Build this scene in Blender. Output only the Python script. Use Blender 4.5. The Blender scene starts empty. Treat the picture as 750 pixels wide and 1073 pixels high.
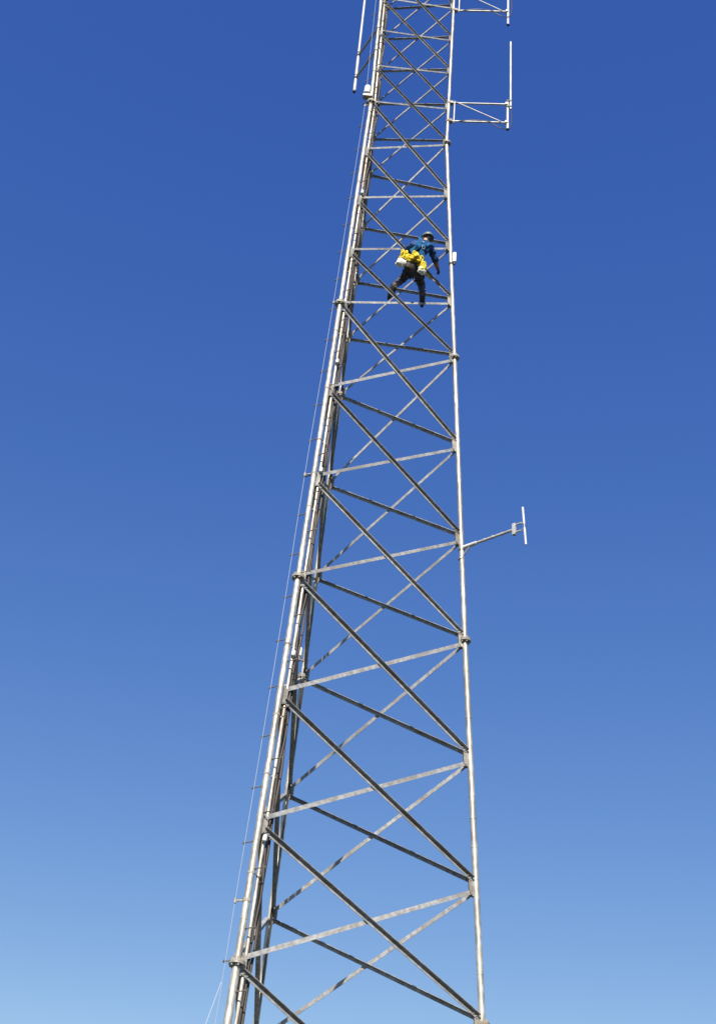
import bpy, bmesh, math, random
from mathutils import Vector as V, Matrix

# ------------------------------------------------------------------ camera
scene = bpy.context.scene
C = scene.collection
cam_data = bpy.data.cameras.new("camera")
cam = bpy.data.objects.new("camera", cam_data)
C.objects.link(cam)
cam_data.sensor_fit = 'VERTICAL'
cam_data.sensor_height = 24.0
cam_data.lens = 24.0 * 1349.4 / 1024.0
cam_data.clip_end = 20000
PITCH, ROLL, YAW = 0.638458, 0.085609, -0.006685
fw = V((math.sin(YAW) * math.cos(PITCH), math.cos(YAW) * math.cos(PITCH), math.sin(PITCH)))
rt = V((math.cos(YAW), -math.sin(YAW), 0))
up = rt.cross(fw)
rt, up = math.cos(ROLL) * rt + math.sin(ROLL) * up, -math.sin(ROLL) * rt + math.cos(ROLL) * up
m = Matrix((rt, up, -fw)).transposed().to_4x4()
m.translation = V((0, 0, 1.6))
cam.matrix_world = m
scene.camera = cam

# ------------------------------------------------------------------ sky, sun, exposure
SUN_EL = math.radians(40)
SUN_AZ = math.radians(186)           # compass style: 0 = +Y, clockwise
world = bpy.data.worlds.new("World")
scene.world = world
world.use_nodes = True
nt = world.node_tree
bg = nt.nodes["Background"]
sky = nt.nodes.new("ShaderNodeTexSky")
sky.sky_type = 'NISHITA'
sky.sun_disc = False
sky.sun_elevation = SUN_EL
sky.sun_rotation = SUN_AZ
sky.altitude = 300
sky.air_density = 1.0
sky.dust_density = 0.3
sky.ozone_density = 4.0
EXPO = 0.8
# per-channel response of the sky's colour: a deeper, cleaner blue overhead than the plain model
SKY_S = 0.12
sep = nt.nodes.new("ShaderNodeSeparateColor")
comb = nt.nodes.new("ShaderNodeCombineColor")
nt.links.new(sky.outputs[0], sep.inputs[0])
for ch, (gam, gain) in enumerate(((1.655, 3.62), (1.267, 1.66), (0.645, 1.03))):
    pw = nt.nodes.new("ShaderNodeMath"); pw.operation = 'POWER'
    pw.inputs[1].default_value = gam
    ml = nt.nodes.new("ShaderNodeMath"); ml.operation = 'MULTIPLY'
    ml.inputs[1].default_value = gain * SKY_S ** gam / SKY_S / 2 ** EXPO
    mn = nt.nodes.new("ShaderNodeMath"); mn.operation = 'MINIMUM'
    mn.inputs[1].default_value = (2.2, 3.4, 5.0)[ch]
    nt.links.new(sep.outputs[ch], pw.inputs[0])
    nt.links.new(pw.outputs[0], ml.inputs[0])
    nt.links.new(ml.outputs[0], mn.inputs[0])
    nt.links.new(mn.outputs[0], comb.inputs[ch])
nt.links.new(comb.outputs[0], bg.inputs[0])
bg.inputs[1].default_value = SKY_S
sd = bpy.data.lights.new("sun", 'SUN')
sd.energy = 4.8
sd.angle = math.radians(0.53)
sd.color = (1.0, 0.94, 0.84)
sun = bpy.data.objects.new("sun", sd)
C.objects.link(sun)
sdir = V((math.sin(SUN_AZ) * math.cos(SUN_EL), math.cos(SUN_AZ) * math.cos(SUN_EL), math.sin(SUN_EL)))
sun.rotation_euler = sdir.to_track_quat('Z', 'Y').to_euler()
sun.location = (0, -20, 40)
scene.view_settings.view_transform = 'Standard'
scene.view_settings.look = 'None'
scene.view_settings.exposure = EXPO
scene.view_settings.gamma = 1.0
scene.view_settings.use_curve_mapping = False
rnd = random.Random(7)

# ------------------------------------------------------------------ materials
def mat(name, base, rough=0.6, metal=0.0, vary=0.0, scale=6.0, dark=None, bump=0.0, spec=0.5):
    mt = bpy.data.materials.new(name)
    mt.use_nodes = True
    n = mt.node_tree
    b = n.nodes["Principled BSDF"]
    b.inputs["Roughness"].default_value = rough
    b.inputs["Metallic"].default_value = metal
    b.inputs["Specular IOR Level"].default_value = spec
    b.inputs["Base Color"].default_value = (*base, 1)
    if vary or dark:
        tc = n.nodes.new("ShaderNodeTexCoord")
        nz = n.nodes.new("ShaderNodeTexNoise")
        nz.inputs["Scale"].default_value = scale
        nz.inputs["Detail"].default_value = 6
        nz.inputs["Roughness"].default_value = 0.65
        n.links.new(tc.outputs["Object"], nz.inputs["Vector"])
        rp = n.nodes.new("ShaderNodeValToRGB")
        lo = dark if dark else tuple(c * (1 - vary) for c in base)
        hi = tuple(min(1, c * (1 + vary * 0.6)) for c in base)
        rp.color_ramp.elements[0].position = 0.32
        rp.color_ramp.elements[0].color = (*lo, 1)
        rp.color_ramp.elements[1].position = 0.68
        rp.color_ramp.elements[1].color = (*hi, 1)
        n.links.new(nz.outputs["Fac"], rp.inputs["Fac"])
        n.links.new(rp.outputs["Color"], b.inputs["Base Color"])
        if bump:
            bp = n.nodes.new("ShaderNodeBump")
            bp.inputs["Strength"].default_value = bump
            bp.inputs["Distance"].default_value = 0.01
            n.links.new(nz.outputs["Fac"], bp.inputs["Height"])
            n.links.new(bp.outputs["Normal"], b.inputs["Normal"])
    return mt

def steel(name, base, rough, metal, dirt, rust, stretch=1.0, amount=.5):
    """weathered zinc: spangle, dirt runs with a shape of their own, tone differing from piece to piece"""
    mt = mat(name, base, rough, metal)
    n = mt.node_tree; L = n.links.new
    b = n.nodes["Principled BSDF"]
    tc = n.nodes.new("ShaderNodeTexCoord")
    mp = n.nodes.new("ShaderNodeMapping"); mp.inputs["Scale"].default_value = (1, 1, stretch)
    L(tc.outputs["Object"], mp.inputs["Vector"])
    def noise(sc, det):
        z_ = n.nodes.new("ShaderNodeTexNoise"); z_.inputs["Scale"].default_value = sc; z_.inputs["Detail"].default_value = det
        L(mp.outputs[0], z_.inputs["Vector"]); return z_
    def ramp(src, a, bb, c0, c1):
        r_ = n.nodes.new("ShaderNodeValToRGB")
        r_.color_ramp.elements[0].position = a; r_.color_ramp.elements[1].position = bb
        r_.color_ramp.elements[0].color = (*c0, 1); r_.color_ramp.elements[1].color = (*c1, 1)
        L(src, r_.inputs[0]); return r_
    def mix(fac, a, bb, mode='MIX'):
        m_ = n.nodes.new("ShaderNodeMix"); m_.data_type = 'RGBA'; m_.blend_type = mode
        if isinstance(fac, float): m_.inputs[0].default_value = fac
        else: L(fac, m_.inputs[0])
        for sock, v in ((m_.inputs[6], a), (m_.inputs[7], bb)):
            if isinstance(v, tuple): sock.default_value = (*v, 1)
            else: L(v, sock)
        return m_.outputs[2]
    sp = ramp(noise(16, 3).outputs["Fac"], .35, .65, tuple(c * .72 for c in base), tuple(min(1, c * 1.25) for c in base))
    big = ramp(noise(2.3, 5).outputs["Fac"], .48, .66, (0, 0, 0), (amount,) * 3)
    rs = ramp(noise(4.7, 6).outputs["Fac"], .60, .72, (0, 0, 0), (.55,) * 3)
    c = mix(big.outputs[0], sp.outputs[0], dirt)
    c = mix(rs.outputs[0], c, rust)
    oi = n.nodes.new("ShaderNodeObjectInfo")
    pr = ramp(oi.outputs["Random"], 0, 1, (.78, .78, .80), (1.16, 1.13, 1.08))
    c = mix(1.0, c, pr.outputs[0], 'MULTIPLY')
    L(c, b.inputs["Base Color"])
    rr = ramp(noise(7, 4).outputs["Fac"], .3, .7, (rough * .75,) * 3, (min(1, rough * 1.5),) * 3)
    L(rr.outputs[0], b.inputs["Roughness"])
    return mt

M = dict(
    leg=steel("galvanized_leg", (0.46, 0.44, 0.385), 0.42, 0.5, (0.27, 0.235, 0.19), (0.26, 0.16, 0.09), .45, .8),
    angle=steel("galvanized_angle", (0.27, 0.27, 0.275), 0.6, 0.0, (0.15, 0.14, 0.125), (0.17, 0.11, 0.07), 1.0, .6),
    plate=steel("galvanized_plate", (0.29, 0.275, 0.24), 0.6, 0.1, (0.19, 0.15, 0.11), (0.22, 0.12, 0.06), 1.0, .7),
    bolt=mat("bolt_steel", (0.30, 0.28, 0.25), 0.5, 0.5, 0.3, 30),
    peg=mat("peg_steel", (0.16, 0.14, 0.12), 0.6, 0.2, 0.3, 20),
    black=mat("black_cable", (0.035, 0.03, 0.028), 0.5, 0, 0.3, 20),
    brown=mat("weathered_cable", (0.050, 0.036, 0.027), 0.6, 0, 0.4, 12),
    conduit=steel("weathered_conduit", (0.42, 0.39, 0.34), 0.45, 0.4, (0.22, 0.17, 0.13), (0.20, 0.12, 0.07), .5, .8),
    wire=mat("steel_wire", (0.34, 0.38, 0.44), 0.5, 0.3),
    rope=mat("pale_rope", (0.34, 0.38, 0.44), 0.9),
    white=mat("white_enamel", (0.62, 0.62, 0.58), 0.35, 0, 0.06, 8),
    rad=mat("grey_white_fibreglass", (0.50, 0.50, 0.49), 0.5, 0, 0.25, 5),
    alu=mat("antenna_aluminium", (0.40, 0.39, 0.37), 0.5, 0.2, 0.35, 7),
    rubber=mat("black_rubber", (0.02, 0.02, 0.02), 0.6),
    lens=mat("red_lens", (0.45, 0.06, 0.03), 0.2),
    concrete=mat("concrete", (0.32, 0.31, 0.29), 0.9, 0, 0.25, 3, bump=0.4),
    ground=mat("dry_grass", (0.05, 0.045, 0.025), 1.0, 0, 0.4, 0.8, dark=(0.02, 0.03, 0.012), bump=0.6),
    skin=mat("skin", (0.45, 0.26, 0.18), 0.6),
    hair=mat("dark_hair", (0.03, 0.02, 0.015), 0.8),
    jacket=mat("navy_jacket", (0.008, 0.045, 0.16), 0.85, 0, 0.3, 8),
    jeans=mat("charcoal_work_trousers", (0.050, 0.052, 0.080), 0.9, 0, 0.45, 10),
    teal=mat("blue_webbing", (0.006, 0.13, 0.33), 0.7),
    yellow=mat("yellow_webbing", (0.66, 0.50, 0.012), 0.7, 0, 0.45, 12),
    brownbag=mat("brown_leather", (0.026, 0.015, 0.006), 0.7, 0, 0.3, 14),
    canvas=mat("white_canvas", (0.66, 0.64, 0.56), 0.9, 0, 0.30, 14),
    helmet=mat("white_green_shell", (0.10, 0.14, 0.14), 0.45, 0, 0.1, 8),
    boot=mat("dark_boot_leather", (0.035, 0.020, 0.014), 0.6, 0, 0.3, 20),
    glove=mat("tan_glove_leather", (0.34, 0.16, 0.07), 0.8, 0, 0.3, 30),
    gloveblk=mat("black_glove_fabric", (0.02, 0.02, 0.025), 0.8),
)

# ------------------------------------------------------------------ helpers
def obj(name, bm, material, parent=None, smooth=False, mats=None):
    bmesh.ops.recalc_face_normals(bm, faces=bm.faces[:])
    me = bpy.data.meshes.new(name)
    bm.to_mesh(me)
    bm.free()
    if smooth:
        for p in me.polygons:
            p.use_smooth = True
        me.set_sharp_from_angle(angle=math.radians(40))
    for mm in (mats or [material]):
        me.materials.append(mm)
    o = bpy.data.objects.new(name, me)
    C.objects.link(o)
    if parent is not None:
        o.parent = parent
    return o

def tag(o, label, cat, group=None, kind=None):
    o['label'] = label
    o['category'] = cat
    if group: o['group'] = group
    if kind: o['kind'] = kind
    return o

def empty(name, loc, label, cat, group=None):
    o = bpy.data.objects.new(name, None)
    C.objects.link(o)
    o.location = loc
    o.empty_display_size = 0.3
    return tag(o, label, cat, group)

def keep(child_bm, origin):
    bmesh.ops.translate(child_bm, verts=child_bm.verts[:], vec=-V(origin))
    return child_bm

def frame_of(d):
    d = d.normalized()
    a = V((0, 0, 1)) if abs(d.z) < 0.95 else V((1, 0, 0))
    u = d.cross(a).normalized()
    return u, d.cross(u).normalized()

def tube(bm, pts, r, seg=10, cap=True, mi=0):
    """round bar through pts (parallel transported), r number or list"""
    pts = [V(p) for p in pts]
    rs = r if isinstance(r, (list, tuple)) else [r] * len(pts)
    rings = []
    u = None
    for i, p in enumerate(pts):
        a = pts[max(i - 1, 0)]
        b = pts[min(i + 1, len(pts) - 1)]
        d = (b - a).normalized()
        if u is None:
            u, w = frame_of(d)
        else:
            u = (u - d * u.dot(d)).normalized()
            w = d.cross(u)
        rings.append([bm.verts.new(p + rs[i] * (math.cos(t) * u + math.sin(t) * w))
                      for t in [2 * math.pi * k / seg for k in range(seg)]])
    for A, B in zip(rings, rings[1:]):
        for k in range(seg):
            f = bm.faces.new((A[k], A[(k + 1) % seg], B[(k + 1) % seg], B[k]))
            f.material_index = mi
    if cap:
        for rg in (rings[0], rings[-1]):
            f = bm.faces.new(rg)
            f.material_index = mi
    return bm

def disc(bm, c, d, r, h, seg=16, mi=0):
    d = V(d).normalized()
    return tube(bm, [V(c) - d * h / 2, V(c) + d * h / 2], r, seg, True, mi)

def prism(bm, loop, ext, mi=0):
    """closed polygon loop pushed along ext"""
    A = [bm.verts.new(V(p)) for p in loop]
    B = [bm.verts.new(V(p) + V(ext)) for p in loop]
    n = len(A)
    fs = [bm.faces.new(A), bm.faces.new(B[::-1])]
    for k in range(n):
        fs.append(bm.faces.new((A[k], B[k], B[(k + 1) % n], A[(k + 1) % n])))
    for f in fs: f.material_index = mi
    return bm

def box(bm, c, ax, ay, az, mi=0, bevel=0.0):
    """box with half-extent vectors"""
    c, ax, ay, az = V(c), V(ax), V(ay), V(az)
    vs = [bm.verts.new(c + sx * ax + sy * ay + sz * az) for sx in (-1, 1) for sy in (-1, 1) for sz in (-1, 1)]
    fs = []
    for q in ((0, 1, 3, 2), (4, 6, 7, 5), (0, 4, 5, 1), (2, 3, 7, 6), (0, 2, 6, 4), (1, 5, 7, 3)):
        f = bm.faces.new([vs[i] for i in q])
        f.material_index = mi
        fs.append(f)
    if bevel:
        es = list({e for f in fs for e in f.edges})
        bmesh.ops.bevel(bm, geom=es, offset=bevel, segments=2, affect='EDGES', profile=0.6)
    return bm

def NB():
    return bmesh.new()

# ------------------------------------------------------------------ ground
bm = NB()
S = 4000.0
n = 24
gv = [[bm.verts.new((-S + 2 * S * i / n, -S + 2 * S * j / n, 0)) for j in range(n + 1)] for i in range(n + 1)]
for i in range(n):
    for j in range(n):
        bm.faces.new((gv[i][j], gv[i + 1][j], gv[i + 1][j + 1], gv[i][j + 1]))
g = obj('ground', bm, M['ground'])
g['kind'] = 'structure'

# ------------------------------------------------------------------ tower geometry
CY = 18.4367
ROT = -2.12947
# node heights from the top seen in the picture to the bottom
Z = [30.282, 28.997, 27.759, 26.47, 25.232, 23.586, 22.01, 20.464, 18.997, 16.865, 14.858, 12.872, 10.81, 8.829, 6.938]
Rr = [1.1048, 1.1009, 1.0971, 1.0932, 1.0895, 1.1767, 1.2603, 1.3423, 1.42, 1.5331, 1.6396, 1.7449, 1.8698, 1.9897, 2.1043]
ZBOT = [4.80, 2.62, 0.45]
RBOT = [2.234, 2.366, 2.497]
ZTOP = [31.55 + 1.27 * k for k in range(6)][::-1]
RTOP = [1.1048] * 6
LV = ZTOP + Z + ZBOT
LR = RTOP + Rr + RBOT
NT = len(ZTOP)

def legp(a, z):
    if z >= LV[0]: r = LR[0]
    elif z <= LV[-1]: r = LR[-1]
    else:
        for i in range(len(LV) - 1):
            if LV[i] >= z >= LV[i + 1]:
                t = (z - LV[i + 1]) / (LV[i] - LV[i + 1])
                r = LR[i + 1] + t * (LR[i] - LR[i + 1])
                break
    th = ROT + a * 2 * math.pi / 3        # 0 near left, 1 right, 2 far
    return V((r * math.cos(th), CY + r * math.sin(th), z))

K_D, K_H, K_K, K_N = NT + 4, NT + 8, NT + 11, NT + 14      # levels of the flanged joints
K_T = NT - 1
def legrad(z):
    if z > LV[K_D]: return 0.034
    if z > LV[K_H]: return 0.038
    if z > LV[K_K]: return 0.042
    if z > LV[K_N]: return 0.046
    return 0.052

TC = V((0, CY, 0))
tower = empty('lattice_tower', TC, 'tall three-legged galvanized steel lattice tower with cross bracing against the blue sky', 'tower')

LEGNAME = ['thick near leg carrying the step pegs and cable runs', 'clean right-hand leg', 'far leg behind the cable runs']
legs = []
for a in range(3):
    bm = NB()
    secs = [LV[0] + 0.5, LV[K_T], LV[K_D], LV[K_H], LV[K_K], LV[K_N], LV[-1]]
    for zt, zb in zip(secs, secs[1:]):
        mids = [zt] + [z for z in LV if zb + .01 < z < zt - .01] + [zb]
        rr = legrad((zt + zb) / 2)
        tube(bm, [legp(a, z) for z in mids], rr, 18)
    if a == 1:                                          # weld / tape rings low on the right leg
        for z in (9.42, 9.86, 13.9, 14.2, 11.5):
            disc(bm, legp(a, z), (0, 0, 1), legrad(z) + .004, .03, 18)
    for z in (7.5, 10.1, 12.2, 15.9, 18.0, 21.2, 24.4):
        disc(bm, legp(a, z + .1 * a), (0, 0, 1), legrad(z) + .0025, .014, 18)
    o = obj('leg', keep(bm, TC), M['leg'], tower, True)
    o['label'] = LEGNAME[a]
    legs.append(o)
    for k in (K_T, K_D, K_H, K_K, K_N):
        bm = NB()
        z = LV[k]
        rr = legrad(z - .01)
        c = legp(a, z)
        ax = (legp(a, z + .2) - legp(a, z - .2)).normalized()
        disc(bm, c + ax * .0125, ax, rr + .05, .023, 20)
        disc(bm, c - ax * .0125, ax, rr + .05, .023, 20)
        u, w = frame_of(ax)
        for q in range(6):
            t = q * math.pi / 3 + .3
            p = c + (rr + .030) * (math.cos(t) * u + math.sin(t) * w)
            disc(bm, p, ax, .013, .10, 6)
        for q in range(6):                               # stiffener ribs
            t = q * math.pi / 3
            d = math.cos(t) * u + math.sin(t) * w
            s = ax.cross(d)
            for sg in (-1, 1):
                prism(bm, [c + d * (rr - .003) + ax * sg * .024 - s * .003, c + d * (rr + .042) + ax * sg * .024 - s * .003,
                           c + d * (rr - .003) + ax * sg * .085 - s * .003], s * .006)
        obj('flange', keep(bm, TC), M['plate'], o, True)

# -- bracing: every face has, per panel, one angle on the outside and one on the inside of the plates
def angle_bar(bm, A, B, n, s, w, th, off):
    e = (B - A).normalized()
    t = n.cross(e).normalized()
    if t.z < 0: t = -t
    h = w / 2
    def P(base, tt, nn): return base + t * tt + n * s * (off + nn)
    prof = [(-h, 0), (h, 0), (h, w), (h - th, w), (h - th, th), (-h, th)]
    prism(bm, [P(A, *p) for p in prof], B - A)
    # end bolts through the plate
    for base, sg in ((A, 1), (B, -1)):
        for dd in (.035, .085):
            p = base + e * sg * dd - t * .006 + n * s * (off + th)
            disc(bm, p, n, .011, .022, 6)

FACES = ((0, 1), (1, 2), (2, 0))          # (left leg, right leg) as seen from outside
def face_normal(fa, z):
    l, r = legp(fa[0], z), legp(fa[1], z)
    up_ = (legp(fa[0], z + .3) + legp(fa[1], z + .3)) - (l + r)
    nn = (r - l).cross(up_).normalized()
    out = (l + r) / 2 - V((0, CY, z))
    return nn if nn.dot(out) > 0 else -nn

def panel_bars(i):
    zt, zb = LV[i], LV[i + 1]
    hgt = zt - zb
    w = .062 if zt < LV[K_K] + .1 else (.055 if zt < LV[K_H] + .1 else (.047 if zt < LV[K_D] + .1 else .040))
    for fi, fa in enumerate(FACES):
        n_ = face_normal(fa, (zt + zb) / 2)
        l_t, l_b, r_t, r_b = legp(fa[0], zt - .05), legp(fa[0], zb + .05), legp(fa[1], zt - .05), legp(fa[1], zb + .05)
        for A, B, s in ((l_t, r_b, 1), (l_b, r_t, -1)):
            d = B - A
            hz = math.hypot(d.x, d.y)
            tr = .075 / hz
            A2, B2 = A + d * tr, B - d * tr
            yield fi, A2, B2, n_, s, w

vis_lo, vis_hi = NT - 1, K_N
extra = NB()
for i in range(len(LV) - 1):
    for fi, A, B, n_, s, w in panel_bars(i):
        if vis_lo <= i <= vis_hi:
            bm = NB()
            angle_bar(bm, A, B, n_, s, w, .007, .006)
            obj('cross_brace', keep(bm, TC), M['angle'], tower)
        else:
            angle_bar(extra, A, B, n_, s, w, .007, .006)

def plate(bm, fa, side, z):
    a = fa[side]
    c = legp(a, z)
    other = legp(fa[1 - side], z)
    d = (other - c).normalized()
    n_ = face_normal(fa, z)
    ax = (legp(a, z + .2) - legp(a, z - .2)).normalized()
    r = legrad(z)
    big = 1.0 if z < LV[K_D] else .8
    q = [(r - .006, .15), (r + .025, .14), (r + .072, .10), (r + .074, .0), (r + .072, -.10), (r + .025, -.14), (r - .006, -.15)]
    prism(bm, [c + d * x * (1 if k in (0, 6) else big) + ax * y * big - n_ * .005 for k, (x, y) in enumerate(q)], n_ * .010)

for k in range(len(LV)):
    for fa in FACES:
        for side in (0, 1):
            if vis_lo + 1 <= k <= vis_hi:
                bm = NB()
                plate(bm, fa, side, LV[k])
                obj('joint_plate', keep(bm, TC), M['plate'], tower)
            else:
                plate(extra, fa, side, LV[k])
o = obj('bracing', keep(extra, TC), M['angle'], tower)
o['kind'] = 'stuff'

# -- step pegs on the near leg, alternately left and right
pd = V((.85, -.527, 0)).normalized()
z = 2.2
k = 0
pegs_hidden = NB()
while z < LV[0]:
    c = legp(0, z)
    s = 1 if k % 2 else -1
    r = legrad(z)
    L = .19 + rnd.uniform(-.008, .008)
    dd = (pd + V((rnd.uniform(-.03, .03), rnd.uniform(-.03, .03), rnd.uniform(-.035, .035)))).normalized()
    bm = NB() if 6.2 < z < 31.0 else pegs_hidden
    tube(bm, [c + dd * s * (r - .004), c + dd * s * L], .0085, 8)
    tube(bm, [c + dd * s * L, c + dd * s * (L + .012)], .019, 8)
    tube(bm, [c + dd * s * (r - .004), c + dd * s * (r + .016)], .017, 6)
    if bm is not pegs_hidden:
        obj('step_peg', keep(bm, TC), M['peg'], legs[0], True)
    z += .398
    k += 1
o = obj('step_pegs', keep(pegs_hidden, TC), M['peg'], legs[0])
o['kind'] = 'stuff'

# concrete footing slab and piers under the legs
bm = NB()
box(bm, (0, CY, .07), (3.6, 0, 0), (0, 3.6, 0), (0, 0, .08))
for a in range(3):
    p = legp(a, .45)
    disc(bm, (p.x, p.y, .29), (0, 0, 1), .42, .30, 24)
    disc(bm, (p.x, p.y, .447), (0, 0, 1), .16, .03, 20)
f = obj('footing', bm, M['concrete'])
f['kind'] = 'structure'

# ------------------------------------------------------------------ cable runs along the near leg
def run(off_fn, z0, z1, step=.5):
    pts = []
    z = z0
    while z < z1:
        pts.append(legp(0, z) + off_fn(z))
        z += step
    pts.append(legp(0, z1) + off_fn(z1))
    return pts

inw = V((.883, .469, 0))       # along the front face, away from the near leg
back = V((.14, .99, 0))        # towards the far leg

ZT = 33.0
cr = empty('cable_conduit', legp(0, .5), 'pale metal conduit strapped close beside the thick near leg of the tower', 'conduit')
bm = NB()
tube(bm, run(lambda z: inw * (legrad(z) + .050) + back * .03, .3, ZT, .8), .024, 12)
obj('pipe', keep(bm, cr.location), M['conduit'], cr, True)
z = 1.3
while z < ZT:
    bm = NB()
    c = legp(0, z) + back * .02
    r = legrad(z)
    disc(bm, legp(0, z), (0, 0, 1), r + .005, .03, 16)
    box(bm, c + inw * (r + .05), inw * .034, back * .012, V((0, 0, .012)))
    box(bm, c + inw * (r + .075) + back * .08, inw * .012, back * .09, V((0, 0, .010)))
    obj('clamp', keep(bm, cr.location), M['plate'], cr, True)
    z += rnd.choice((.93, 1.18, 1.42, 1.65))

coax = ((.075, .075, .019, 'black', 'black coaxial cable nearest the pale conduit inside the tower', .008),
        (.105, .045, .014, 'brown', 'thin rusty brown cable winding just right of the pale conduit', .014),
        (.120, .10, .019, 'brown', 'thick brown weathered coaxial cable in the middle of the bundle by the near leg', .010),
        (.075, .150, .016, 'black', 'black coaxial cable at the back of the bundle by the near leg', .012))
for ci, (ox, oy, rad, mk, lab, wob) in enumerate(coax):
    ph = ci * 1.7
    top = ZT
    bm = NB()
    fn = lambda z, ox=ox, oy=oy, ph=ph, wob=wob: inw * (legrad(z) + ox + wob * math.sin(z * 2.4 + ph) + wob * .8 * math.sin(z * 5.3 + 2 * ph)) + back * (oy + wob * math.sin(z * 1.7 + ph * 2))
    tube(bm, run(fn, .15, top, .22), rad, 10)
    o = obj('coaxial_cable', bm, M[mk], None, True)
    tag(o, lab, 'cable', 'coaxial cables running up the tower')

# thin coax up the far leg from the small dipole
bm = NB()
def fo(z): return legp(2, z) + V((.30, -.86, 0)).normalized() * (legrad(z) + .018 + .004 * math.sin(z * 3))
tube(bm, [fo(.2 + .3 * i) for i in range(107)], .013, 8)
tag(obj('coaxial_cable', bm, M['black'], None, True), 'thin black cable following the far leg of the tower', 'cable')

# safety cable standing off the near leg
sc = empty('safety_cable', legp(0, .8), 'taut thin steel safety cable running beside the step pegs left of the thick leg', 'safety cable')
sdv = V((-.9, .30, 0)).normalized()
def so(z): return legp(0, z) + sdv * ((.155 if z < 16 else max(.125, .155 - (z - 16) * .008)) + .004 * math.sin(z))
bm = NB()
tube(bm, [so(.9 + .6 * i) for i in range(53)], .0042, 6)
obj('steel_rope', keep(bm, sc.location), M['wire'], sc, True)
for z in (1.0, 7.75, 14.95, 19.06, 25.15, 31.4):
    bm = NB()
    r = legrad(z)
    disc(bm, legp(0, z), (0, 0, 1), r + .007, .045, 16)
    tube(bm, [legp(0, z) + sdv * r, so(z)], .012, 8)
    disc(bm, so(z), (0, 0, 1), .018, .06, 10)
    obj('guide_bracket', keep(bm, sc.location), M['plate'], sc, True)

# tag line
p0 = legp(0, 6.72) - pd * .19
bm = NB()
a0, b0 = V(p0), V((-2.75, 15.3, .02))
pts = []
for i in range(31):
    t = i / 30
    p = a0.lerp(b0, t)
    p.z -= .25 * 4 * t * (1 - t) * .5 * (1 - t)
    pts.append(V((p.x, p.y, max(p.z, .02))))
tube(bm, pts, .0048, 6)
tag(obj('tag_line', bm, M['rope'], None, True), 'pale rope slanting away from the bottom step pegs toward the lower left', 'rope')

# ------------------------------------------------------------------ boxes and lamps on the legs
def capsule(bm, c, d, r, h, seg=16, mi=0):
    d = V(d).normalized()
    pts, rs = [], []
    for i in range(6):
        t = math.pi / 2 * i / 5
        pts.append(V(c) - d * (h / 2 - r * .6 + r * .6 * math.cos(t))); rs.append(max(r * math.sin(t), .002))
    for i in range(6):
        t = math.pi / 2 * (1 - i / 5)
        pts.append(V(c) + d * (h / 2 - r * .6 + r * .6 * math.cos(t))); rs.append(max(r * math.sin(t), .002))
    return tube(bm, pts, rs, seg, True, mi)

# right leg box under the climber's height
zb = 21.67
c = legp(1, zb) + V((.068, -.03, 0))
e = empty('junction_box', c, 'slim white box clamped to the clean right-hand leg, level with the climber', 'box')
bm = NB(); box(bm, c, (.034, 0, 0), (0, .030, 0), (0, 0, .13), bevel=.014)
obj('housing', keep(bm, c), M['white'], e, True)
bm = NB(); disc(bm, legp(1, zb - .17), (0, 0, 1), legrad(zb) + .008, .05, 16)
disc(bm, c - V((0, 0, .175)), (0, 0, 1), .02, .05, 10)
obj('clamp', keep(bm, c), M['rubber'], e, True)

# big white lamp housing on the near leg high up
zb = 25.53
c = legp(0, zb) + V((-.11, -.05, 0))
e = empty('obstruction_lamp', c, 'chunky white lamp housing on the thick near leg below the left-hand pole antenna', 'lamp')
bm = NB(); capsule(bm, c + V((.01, 0, .03)), (.05, 0, 1), .068, .27)
obj('housing', keep(bm, c), M['white'], e, True)
bm = NB(); box(bm, c + V((.03, .01, -.17)), (.10, 0, 0), (0, .06, 0), (0, 0, .03), bevel=.008)
disc(bm, legp(0, zb - .17), (0, 0, 1), legrad(zb) + .008, .07, 16)
obj('bracket', keep(bm, c), M['bolt'], e, True)

# white cylinder lamp by the far leg
zb = 13.26
c = legp(2, zb) + V((-.12, -.03, 0))
e = empty('side_lamp', c, 'small white cylindrical lamp on a bracket at the far leg, halfway down the tower', 'lamp')
bm = NB(); capsule(bm, c + V((0, 0, .06)), (0, 0, 1), .055, .20)
obj('housing', keep(bm, c), M['white'], e, True)
bm = NB(); disc(bm, c - V((0, 0, .07)), (0, 0, 1), .035, .07, 12)
tube(bm, [c - V((0, 0, .08)), legp(2, zb - .08)], .015, 8)
disc(bm, legp(2, zb - .08), (0, 0, 1), legrad(zb) + .008, .05, 16)
obj('bracket', keep(bm, c), M['bolt'], e, True)

# little white fittings on the conduit
for zf, lab in ((8.62, 'lowest little white cable fitting on the conduit beside the thick leg'),
                (11.52, 'little white cable fitting on the conduit just left of the far-leg lamp'),
                (15.05, 'little white cable fitting beside the thick leg, third from the bottom'),
                (17.55, 'little white cable fitting on the conduit below the climber'),
                (22.25, 'little white cable fitting on the conduit above the climber, near the thick leg')):
    c = legp(0, zf) + inw * (legrad(zf) + .07) + V((0, -.035, 0))
    bm = NB()
    capsule(bm, c, (.1, 0, 1), .030, .10)
    disc(bm, c + V((0, .01, 0)), (.1, 0, 1), .034, .02, 12)
    tag(obj('cable_fitting', bm, M['white'], None, True), lab, 'fitting', 'white cable fittings')

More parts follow.
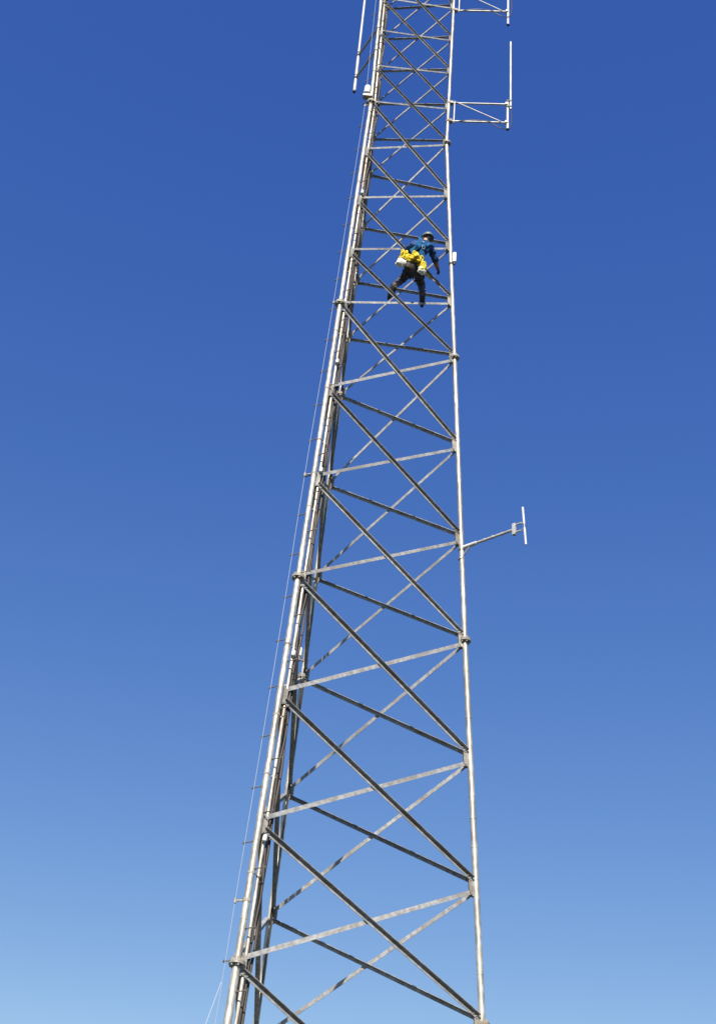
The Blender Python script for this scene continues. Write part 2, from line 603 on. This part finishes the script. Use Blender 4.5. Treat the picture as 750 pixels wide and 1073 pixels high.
# ------------------------------------------------------------------ antennas
def side_antenna(zlo, zhi, label, whip_len, drop, cable=True):
    b0, b1 = legp(1, zlo), legp(1, zhi)
    e = empty('pole_antenna', b0, label, 'antenna', 'pole antennas on side frames')
    o0 = V((2.325, 18.318, zlo)); o1 = V((2.325, 18.318, zhi))
    dx = (o0 - V((b0.x, b0.y, zlo))).normalized()
    # frame: two rails, inner upright, diagonal
    bm = NB()
    tube(bm, [b0 + dx * .02, o0 + dx * .02], .021, 12)
    tube(bm, [b1 + dx * .02, o1 + dx * .02], .021, 12)
    tube(bm, [b0 + dx * .13 + V((0, 0, -.06)), b1 + dx * .13 + V((0, 0, .06))], .017, 12)
    tube(bm, [b1 + dx * .16 + V((0, -.028, 0)), o0 - dx * .10 + V((0, -.028, 0))], .0125, 10)
    obj('side_frame', keep(bm, e.location), M['alu'], e, True)
    for b in (b0, b1):
        bm = NB()
        disc(bm, b, (0, 0, 1), legrad(b.z) + .012, .07, 16)
        box(bm, b + dx * .06, dx * .035, dx.cross(V((0, 0, 1))) * .045, V((0, 0, .035)), bevel=.004)
        obj('leg_clamp', keep(bm, e.location), M['plate'], e, True)
    bm = NB()
    po = dx * .055
    tube(bm, [o0 + po - V((0, 0, drop)), o1 + po + V((0, 0, .14))], .026, 14)
    for o_ in (o0, o1):
        box(bm, o_ + dx * .03, dx * .03, dx.cross(V((0, 0, 1))) * .045, V((0, 0, .03)), bevel=.004)
    obj('mast_pipe', keep(bm, e.location), M['rad'], e, True)
    bm = NB()
    wp = o1 + dx * .118 + V((0, -.01, 0))
    tube(bm, [wp + V((0, 0, -.18)), wp + V((0, 0, .25))], .023, 14)
    tube(bm, [wp + V((0, 0, .25)), wp + V((0, 0, whip_len - .02)), wp + V((0, 0, whip_len))], [.021, .019, .009], 14)
    obj('whip', keep(bm, e.location), M['rad'], e, True)
    bm = NB()
    for zz in (.10, -.10):
        box(bm, o1 + po + dx * .03 + V((0, 0, zz)), dx * .05, dx.cross(V((0, 0, 1))) * .042, V((0, 0, .018)))
    tube(bm, [o0 + po - V((0, 0, drop + .02)), o0 + po - V((0, 0, drop - .004))], .032, 12)
    obj('whip_clamp', keep(bm, e.location), M['rubber'], e, True)
    bm = NB()
    q = [wp + V((0, 0, -.18)), wp + V((.02, -.02, -.45)), o0 + po + V((.05, -.03, -.20)), o0 + V((-.08, -.05, -.27)), o0 + V((-.24, -.05, -.17)),
         o0 + V((-.34, -.03, -.045)), o0 + V((-.7, -.035, -.04)), b0 + dx * .2 + V((0, -.03, -.04)), b0 + dx * .05 + V((0, -.06, -.12))]
    s = []
    for i in range(len(q) - 1):
        a_, b_, c_, d_ = q[max(i - 1, 0)], q[i], q[i + 1], q[min(i + 2, len(q) - 1)]
        for j in range(6):
            t = j / 6
            s.append(.5 * ((2 * b_) + (c_ - a_) * t + (2 * a_ - 5 * b_ + 4 * c_ - d_) * t * t + (3 * b_ - a_ - 3 * c_ + d_) * t ** 3))
    s.append(q[-1])
    tube(bm, s, .009, 8)
    obj('jumper_cable', keep(bm, e.location), M['black'], e, True)
    return e

side_antenna(25.987, 26.622, 'lower white whip antenna on a braced side frame reaching right of the tower', 2.32, .22)
side_antenna(30.138, 30.86, 'topmost side frame with its white pole cut off by the top edge of the picture', 2.4, .52)

# left pole antenna on two arms
e = empty('pole_antenna', legp(0, 27.05), 'white pole antenna left of the thick leg, held by two dark arms', 'antenna', 'pole antennas on side frames')
PX, PY = -.990, 18.255
bm = NB()
tube(bm, [(PX, PY, 26.58), (PX, PY, 27.95)], .032, 14)
tube(bm, [(PX, PY, 27.95), (PX, PY, 31.6), (PX, PY, 31.63)], [.026, .024, .01], 14)
obj('whip', keep(bm, e.location), M['rad'], e, True)
bm = NB()
disc(bm, (PX, PY, 26.57), (0, 0, 1), .034, .05, 14)
for z in (27.05, 27.88):
    disc(bm, (PX, PY, z), (0, 0, 1), .042, .06, 14)
    disc(bm, (PX, PY, z + .10), (0, 0, 1), .036, .03, 14)
obj('pole_clamp', keep(bm, e.location), M['rubber'], e, True)
for z in (27.05, 27.88):
    bm = NB()
    lp = legp(0, z)
    tube(bm, [(PX, PY, z), lp], .024, 12)
    disc(bm, lp, (0, 0, 1), legrad(z) + .014, .07, 16)
    obj('arm', keep(bm, e.location), M['bolt'], e, True)

# small dipole on a stub arm, mid height right
zA = 14.665
bA = legp(1, zA)
tip = V((2.4183, 17.7516, zA))
dA = (tip - bA).normalized()
sA = dA.cross(V((0, 0, 1))).normalized()
e = empty('dipole_antenna', bA, 'small dipole antenna on a thin arm sticking out halfway up the right-hand leg', 'antenna')
bm = NB()
tube(bm, [bA + dA * .02, bA + dA * .30], .034, 14)
obj('arm_socket', keep(bm, e.location), M['rad'], e, True)
bm = NB()
disc(bm, bA, (0, 0, 1), legrad(zA) + .012, .09, 16)
disc(bm, bA + V((0, 0, -.22)), (0, 0, 1), legrad(zA) + .008, .03, 16)
tube(bm, [bA + V((0, 0, -.2)), bA + dA * .16 + V((0, 0, -.03))], .014, 8)
obj('leg_clamp', keep(bm, e.location), M['bolt'], e, True)
bm = NB()
tube(bm, [bA + dA * .28, tip + dA * .02], .023, 12)
for t in (.45, .62, .8):
    disc(bm, bA + dA * t, dA, .030, .03, 12)
obj('boom', keep(bm, e.location), M['alu'], e, True)
bm = NB()
box(bm, tip + dA * .03, dA * .03, sA * .03, V((0, 0, .11)), bevel=.006)
tube(bm, [tip + dA * .03 + V((0, 0, .085)), tip + dA * .17 + V((0, 0, .085))], .014, 10)
tube(bm, [tip + dA * .03 + V((0, 0, -.065)), tip + dA * .17 + V((0, 0, -.065))], .014, 10)
obj('feed_bracket', keep(bm, e.location), M['alu'], e, True)
for sg in (1, -1):
    bm = NB()
    q = tip + dA * .22
    tilt = V((-.022, 0, .33))
    tube(bm, [q + tilt * sg * .10, q + tilt * sg * 1.13], .019, 12)
    obj('element', keep(bm, e.location), M['rad'], e, True)
bm = NB()
q = tip + dA * .22
disc(bm, q, V((0, 0, .33)), .013, .09, 12)
tube(bm, [tip + dA * .16 + V((0, 0, .085)), q + V((-.005, 0, .03))], .009, 8)
tube(bm, [tip + dA * .16 + V((0, 0, -.065)), q + V((.005, 0, -.03))], .009, 8)
obj('insulator', keep(bm, e.location), M['bolt'], e, True)

# ------------------------------------------------------------------ climber
J = dict(
 pelvis=(0.541,17.717,20.530), waist=(0.556,17.650,20.678), chest=(0.604,17.560,20.871), upper=(0.650,17.517,20.992),
 neck=(0.701,17.525,21.099), head=(0.752,17.560,21.235),
 shL=(0.468,17.463,20.924), elL=(0.347,17.718,20.991), haL=(0.486,17.914,21.289),
 shR=(0.838,17.643,21.100), elR=(0.939,17.782,20.925), wrR=(0.985,17.975,20.945), haR=(1.035,18.070,20.925),
 hipL=(0.470,17.700,20.474), knL=(0.31,17.885,20.40), anL=(0.190,17.700,20.045), toL=(0.105,17.870,20.005),
 hipR=(0.617,17.781,20.500), knR=(0.717,18.110,20.560), anR=(0.741,17.990,20.193), toR=(0.752,18.225,20.185))
J = {k: V(v) for k, v in J.items()}

def skin(name, verts, edges, radii, material, parent, origin, sub=2, mi=None):
    me = bpy.data.meshes.new(name)
    me.from_pydata([V(v) - V(origin) for v in verts], edges, [])
    o = bpy.data.objects.new(name, me)
    C.objects.link(o)
    o.parent = parent
    md = o.modifiers.new("skin", 'SKIN')
    md.use_smooth_shade = True
    for i, sv in enumerate(me.skin_vertices[0].data):
        r = radii[i]
        sv.radius = (r, r) if not isinstance(r, tuple) else r
        sv.use_root = (i == 0)
    sd_ = o.modifiers.new("sub", 'SUBSURF')
    sd_.levels = sub
    sd_.render_levels = sub
    me.materials.append(material)
    return o

def creases(o, size, strength):
    tx = bpy.data.textures.new("cloth_creases", 'CLOUDS')
    tx.noise_scale = size
    tx.noise_depth = 2
    md = o.modifiers.new("creases", 'DISPLACE')
    md.texture = tx
    md.strength = strength
    md.mid_level = .5

def chain(spec, joints=J):
    """spec: list of (point, radius, parent index)"""
    vs, es, rs = [], [], []
    for i, (p, r, par) in enumerate(spec):
        vs.append(joints[p] if isinstance(p, str) else V(p))
        rs.append(r)
        if par is not None: es.append((par, i))
    return vs, es, rs

def mid(a, b, t=.5): return J[a].lerp(J[b], t)
O = J['pelvis'] - V((0, 0, .5))
person = empty('person', O, 'climber in blue jacket and pale helmet standing on the braces high on the tower', 'person')

fwdn = V((-.47, .88, 0)).normalized()      # way the climber faces
side = V((.88, .47, 0))                    # climber's right
def head_pts():
    return J['head']
body = [('pelvis', .095, None), ('waist', .090, 0), ('chest', .105, 1), ('upper', .100, 2), ('neck', .050, 3),
        (mid('neck', 'head', .5), .052, 4), ('head', .085, 5), (J['head'] + V((0, 0, .07)), .070, 6),
        ('shL', .055, 3), ('elL', .040, 8), (mid('elL', 'haL', .8), .028, 9),
        ('shR', .055, 3), ('elR', .040, 11), ('wrR', .027, 12),
        ('hipL', .085, 0), ('knL', .055, 14), ('anL', .038, 15),
        ('hipR', .085, 0), ('knR', .055, 17), ('anR', .038, 18)]
vs, es, rs = chain(body)
bodyo = skin('body', vs, es, rs, M['skin'], person, O)

# face details turned towards the tower
H = J['head']
bm = NB()
fd = (fwdn + V((0, 0, -.25))).normalized()
tube(bm, [H + fd * .075 + V((0, 0, .02)), H + fd * .108 + V((0, 0, -.02)), H + fd * .085 + V((0, 0, -.035))], [.010, .016, .010], 8)
for sg in (-1, 1):
    tube(bm, [H + side * sg * .078 + V((0, 0, -.03)), H + side * sg * .092 + V((0, 0, 0)), H + side * sg * .082 + V((0, 0, .03))], [.010, .018, .012], 8)
obj('face_features', keep(bm, O), M['skin'], person, True)
bm = NB()
for sg in (-1, 1):
    disc(bm, H + fd * .082 + side * sg * .032 + V((0, 0, .018)), fd, .010, .012, 10)
disc(bm, H + fd * .084 + V((0, 0, -.050)), fd, .020, .006, 10)
obj('eyes_and_mouth', keep(bm, O), M['hair'], person, True)
bm = NB()
tube(bm, [H - fd * .020 + V((0, 0, .03)), H - fd * .045 + V((0, 0, -.01)), H - fd * .035 + V((0, 0, -.055))], [.085, .072, .045], 14)
obj('hair', keep(bm, O), M['hair'], person, True)

# helmet: shell, brim, strap
bm = NB()
hc = H + V((0, 0, .045))
rings = []
seg = 20
for i in range(9):
    t = math.pi / 2 * i / 8
    rr = .122 * math.cos(t) if i < 8 else .004
    rings.append([bm.verts.new(hc + V((0, 0, .115 * math.sin(t))) + side * (rr * .92 * math.cos(a)) + fwdn * (rr * 1.08 * math.sin(a)))
                  for a in [2 * math.pi * q / seg for q in range(seg)]])
low = [bm.verts.new(hc + V((0, 0, -.02)) + side * (.118 * .92 * math.cos(a)) + fwdn * (.118 * 1.08 * math.sin(a)))
       for a in [2 * math.pi * q / seg for q in range(seg)]]
rings.insert(0, low)
for A, B in zip(rings, rings[1:]):
    for q in range(seg):
        bm.faces.new((A[q], A[(q + 1) % seg], B[(q + 1) % seg], B[q]))
bm.faces.new(rings[-1])
bm.faces.new(rings[0])
helmet = obj('helmet', keep(bm, O), M['helmet'], person, True)
bm = NB()
loop = []
for q in range(24):
    a = 2 * math.pi * q / 24
    k = 1.12 + (.28 if math.sin(a) > .3 else 0) * max(0, math.sin(a))
    loop.append(hc + V((0, 0, -.026)) + side * (.118 * .95 * k * math.cos(a)) + fwdn * (.118 * 1.08 * k * math.sin(a)))
prism(bm, loop, V((0, 0, .009)))
obj('brim', keep(bm, O), M['helmet'], helmet, True)
bm = NB()
tube(bm, [hc + side * .108 + V((0, 0, -.02)), H + side * .08 - fwdn * -.02 + V((0, 0, -.07)), H + fwdn * .03 + V((0, 0, -.105)),
          H - side * .08 + V((0, 0, -.07)), hc - side * .108 + V((0, 0, -.02))], .006, 6)
tube(bm, [hc + side * .104 - fwdn * .02 + V((0, 0, -.02)), H - fwdn * .09 + V((0, 0, -.04)), hc - side * .104 - fwdn * .02 + V((0, 0, -.02))], .008, 6)
obj('chin_strap', keep(bm, O), M['rubber'], helmet, True)

# jacket
jk = [('waist', .135, None), (mid('pelvis', 'waist', .45), .128, 0), ('chest', .150, 0), ('upper', .135, 2), (mid('upper', 'neck', .85), .070, 3),
      ('shL', .080, 3), (mid('shL', 'elL'), .064, 5), ('elL', .058, 6), (mid('elL', 'haL', .72), .042, 7),
      ('shR', .085, 3), (mid('shR', 'elR'), .072, 9), ('elR', .064, 10), (mid('elR', 'wrR', .45), .052, 11)]
vs, es, rs = chain(jk)
creases(skin('jacket', vs, es, rs, M['jacket'], person, O, 3), .07, .055)
# trousers
tr = [('pelvis', .130, None), (mid('pelvis', 'waist', .5), .125, 0),
      ('hipL', .108, 0), (mid('hipL', 'knL'), .092, 2), ('knL', .072, 3), (mid('knL', 'anL'), .066, 4), (mid('knL', 'anL', .93), .056, 5),
      ('hipR', .108, 0), (mid('hipR', 'knR'), .092, 7), ('knR', .074, 8), (mid('knR', 'anR'), .068, 9), (mid('knR', 'anR', .93), .056, 10)]
vs, es, rs = chain(tr)
creases(skin('trousers', vs, es, rs, M['jeans'], person, O, 3), .08, .055)
# boots
for an, to in (('anL', 'toL'), ('anR', 'toR')):
    A, T = J[an], J[to]
    d = (T - A).normalized()
    heel = A - d * .055 + V((0, 0, -.075))
    ball = A + d * .13 + V((0, 0, -.080))
    tp = A + d * .20 + V((0, 0, -.075))
    vs = [A + V((0, 0, -.02)), A + V((0, 0, .09)), heel, ball, tp]
    es = [(0, 1), (0, 2), (0, 3), (3, 4)]
    b = skin('boot', vs, es, [.066, .064, .054, .056, .044], M['boot'], person, O)
    bm = NB()
    w_ = d.cross(V((0, 0, 1))).normalized()
    lp = []
    for q in range(20):
        a = 2 * math.pi * q / 20
        lp.append(A + d * (.062 + .165 * math.cos(a)) + w_ * (.048 * math.sin(a) * (1.0 if math.cos(a) > -.2 else .85)) + V((0, 0, -.133)))
    prism(bm, lp, V((0, 0, .028)))
    obj('sole', keep(bm, O), M['rubber'], b, True)
# gloved hands
def hand(wr, hd, name, material, curl_dir, thumb_side):
    W_, Hh = V(wr), V(hd)
    d = (Hh - W_).normalized()
    c = V(curl_dir).normalized()
    s = d.cross(c).normalized()
    c = s.cross(d).normalized()
    vs = [W_ + d * .02, W_ + d * .055]
    es = [(0, 1)]
    rs = [(.032), (.036)]
    for k, (off, L) in enumerate(((-.030, .070), (-.010, .080), (.010, .076), (.030, .060))):
        b = W_ + d * .085 + s * off
        i = len(vs)
        p1 = b + d * L * .45 + c * .008
        p2 = p1 + d * L * .22 + c * L * .32
        p3 = p2 - d * L * .05 + c * L * .28
        vs += [b, p1, p2, p3]
        es += [(1, i), (i, i + 1), (i + 1, i + 2), (i + 2, i + 3)]
        rs += [.0135, .0105, .010, .009]
    i = len(vs)
    b = W_ + d * .045 + s * thumb_side * .034
    vs += [b, b + d * .030 + s * thumb_side * .022 + c * .018, b + d * .050 + s * thumb_side * .010 + c * .042]
    es += [(1, i), (i, i + 1), (i + 1, i + 2)]
    rs += [.015, .013, .010]
    return skin(name, vs, es, rs, material, person, O, 1)
hand(mid('elL', 'haL', .80), J['haL'], 'glove', M['glove'], fwdn, 1)
g2 = hand(J['wrR'], J['haR'] + V((0, 0, -.01)), 'glove', M['gloveblk'], V((-.2, .6, -.5)), -1)
bm = NB()
tube(bm, [mid('elR', 'wrR', .40), mid('elR', 'wrR', .7), J['wrR'] + (J['haR'] - J['wrR']) * .3], [.050, .043, .038], 12)
obj('cuff', keep(bm, O), M['glove'], person, True)

# harness: teal back straps, yellow belt and loops
def strap(bm, pts, w, t, nrm):
    pts = [V(p) for p in pts]
    prev = None
    for i, p in enumerate(pts):
        a = pts[max(i - 1, 0)]; b = pts[min(i + 1, len(pts) - 1)]
        d = (b - a).normalized()
        nn = V(nrm[i] if isinstance(nrm, list) else nrm).normalized()
        s = d.cross(nn).normalized()
        nn = s.cross(d).normalized()
        ring = [bm.verts.new(p + s * w / 2 * sx + nn * t / 2 * sy) for sx, sy in ((-1, -1), (1, -1), (1, 1), (-1, 1))]
        if prev:
            for q in range(4):
                bm.faces.new((prev[q], prev[(q + 1) % 4], ring[(q + 1) % 4], ring[q]))
        else:
            bm.faces.new(ring[::-1])
        prev = ring
    bm.faces.new(prev)

bk = -fwdn
U = (J['neck'] - J['pelvis']).normalized()
bcen = lambda t: J['pelvis'].lerp(J['neck'], t)
bm = NB()
bkn = (bk - U * bk.dot(U)).normalized()
dring = J['chest'] + bkn * .168 + U * .03
for sg in (-1, 1):
    sh = J['shL'] if sg < 0 else J['shR']
    top_ = J['upper'].lerp(sh, .50)
    strap(bm, [top_ + fwdn * .10 + U * .02, top_ + U * .125, top_ + bkn * .115 + U * .04, dring, bcen(.22) + side * sg * -.09 + bkn * .160], .042, .012,
          [U, U, bkn, bkn, bkn])
strap(bm, [dring + U * .17, dring, bcen(.25) + bkn * .170], .045, .014, bkn)
strap(bm, [J['chest'] - side * .17 + bkn * .06 - U * .10, J['chest'] - side * .10 + bkn * .155 + U * .02, J['upper'] - side * .105 + bkn * .135 + U * .05, J['upper'] - side * .11 + bkn * .06 + U * .11], .085, .014,
      [bkn - side, bkn, bkn + U * .3, U + bkn * .5])
harness = obj('harness', keep(bm, O), M['teal'], person)
bm = NB()
tube(bm, [dring + bkn * .012 + U * .03 * math.cos(t) + side * .03 * math.sin(t) for t in [2 * math.pi * k / 14 for k in range(15)]], .006, 6)
obj('back_ring', keep(bm, O), M['plate'], harness, True)

bm = NB()
bc = bcen(.22)
pts, nr = [], []
for k in range(25):
    a = 2 * math.pi * k / 24
    rr_s, rr_f = .172, .152
    v = side * math.cos(a) * rr_s + bkn * math.sin(a) * rr_f
    pts.append(bc + v); nr.append(v)
strap(bm, pts, .085, .022, nr)
obj('belt', keep(bm, O), M['yellow'], person)
bm = NB()
for sg in (-1, 1):                                   # leg loops
    hp = J['hipL'] if sg < 0 else J['hipR']
    kn = J['knL'] if sg < 0 else J['knR']
    d = (kn - hp).normalized()
    u_, w__ = frame_of(d)
    c_ = hp.lerp(kn, .28)
    pts = [c_ + (u_ * math.cos(t) + w__ * math.sin(t)) * .112 for t in [2 * math.pi * k / 20 for k in range(21)]]
    strap(bm, pts, .05, .012, [p - c_ for p in pts])
obj('leg_loops', keep(bm, O), M['rubber'], harness)
# bunched yellow lanyards stuffed at the hips
for (c_, R_, n_) in ((V((0.31, 17.44, 20.60)), .085, 5), (V((0.345, 17.50, 20.70)), .06, 4), (V((0.55, 17.47, 20.66)), .070, 4), (V((0.70, 17.56, 20.50)), .085, 6), (V((0.62, 17.53, 20.62)), .075, 5), (V((0.45, 17.47, 20.60)), .07, 4)):
    bm = NB()
    for k in range(n_):
        ax = V((rnd.uniform(-1, 1), -1, rnd.uniform(-1, 1)))
        u_, w__ = frame_of(ax)
        cc = c_ + V((rnd.uniform(-.035, .035), rnd.uniform(-.03, .03), rnd.uniform(-.045, .03)))
        a1, a2 = R_ * rnd.uniform(.35, .8), R_ * rnd.uniform(.7, 1.15)
        p1 = rnd.uniform(0, 6)
        tube(bm, [cc + (u_ * math.cos(t) * a1 * (1 + .25 * math.sin(2 * t + p1)) + w__ * math.sin(t) * a2 * (1 + .2 * math.cos(3 * t + p1)))
                  for t in [2 * math.pi * q / 22 for q in range(23)]], rnd.uniform(.013, .022), 8)
    obj('lanyard_bunch', keep(bm, O), M['yellow'], person, True)
# work lanyard round the brace
bm = NB()
strap(bm, [bc - side * .17 + fwdn * .02, bc - side * .13 + fwdn * .2 + V((0, 0, .14)), V((0.46, 17.95, 20.98)), V((0.70, 18.00, 20.80)), V((0.895, 18.10, 20.72)), V((0.84, 17.95, 20.66)), bc + side * .19 + fwdn * .10, bc + side * .17], .022, .012, V((0, .3, 1)))
obj('lanyard', keep(bm, O), M['yellow'], person)

# bags hanging from the belt: each a thing of its own
def bag(loc, wd, dp, ht, label, body_m, rim_m, tilt=0.0, tools=True, taper=.85):
    e = empty('tool_bag', loc, label, 'tool bag', 'tool bags hanging from the climber')
    bm = NB()
    seg = 16
    rings = []
    prof = [(0, .30), (.05, .62), (.16, .88), (.34, 1.02), (.55, 1.06), (.75, .98), (.9, .88), (1.0, .92)]
    for (h_, k_) in prof:
        rings.append([bm.verts.new(V((wd * k_ * (abs(math.cos(a)) ** .7) * math.copysign(1, math.cos(a)) + tilt * (h_ - .5) * ht * 2,
                                      dp * k_ * (abs(math.sin(a)) ** .7) * math.copysign(1, math.sin(a)), (h_ - .5) * ht)) + V((.010 * math.sin(3 * a + 9 * h_), .009 * math.cos(4 * a + 7 * h_), .006 * math.sin(2 * a))))
                      for a in [2 * math.pi * q / seg for q in range(seg)]])
    for A, B in zip(rings, rings[1:]):
        for q in range(seg):
            bm.faces.new((A[q], A[(q + 1) % seg], B[(q + 1) % seg], B[q]))
    bm.faces.new(rings[0])
    f_ = bm.faces.new(rings[-1])
    o_ = obj('pouch', bm, M[body_m], e, True)
    bm = NB()
    tp = ht * .5
    tube(bm, [V((wd * 1.03 * math.cos(a) + tilt * ht, dp * 1.03 * math.sin(a), tp)) for a in [2 * math.pi * q / 18 for q in range(19)]], .010, 6)
    tube(bm, [V((-wd * .8 + tilt * ht, 0, tp)), V((-wd * .3 + tilt * ht, .03, tp + .09)), V((wd * .3 + tilt * ht, .03, tp + .09)), V((wd * .8 + tilt * ht, 0, tp))], .009, 6)
    obj('rim', bm, M[rim_m], e, True)
    e.rotation_euler = (0, 0, .49)
    return e
bag((0.285, 17.430, 20.385), .092, .070, .17, 'round white canvas bolt bag hanging at the left hip of the climber', 'canvas', 'yellow', .12)
bag((0.690, 17.600, 20.405), .076, .058, .14, 'white bolt bag with yellow collar hanging lower at the right hip of the climber', 'canvas', 'yellow', -.05)
bag((0.450, 17.500, 20.370), .090, .060, .17, 'brown tool pouch hanging behind the climber between the two white bags', 'brownbag', 'brownbag')
bm = NB()
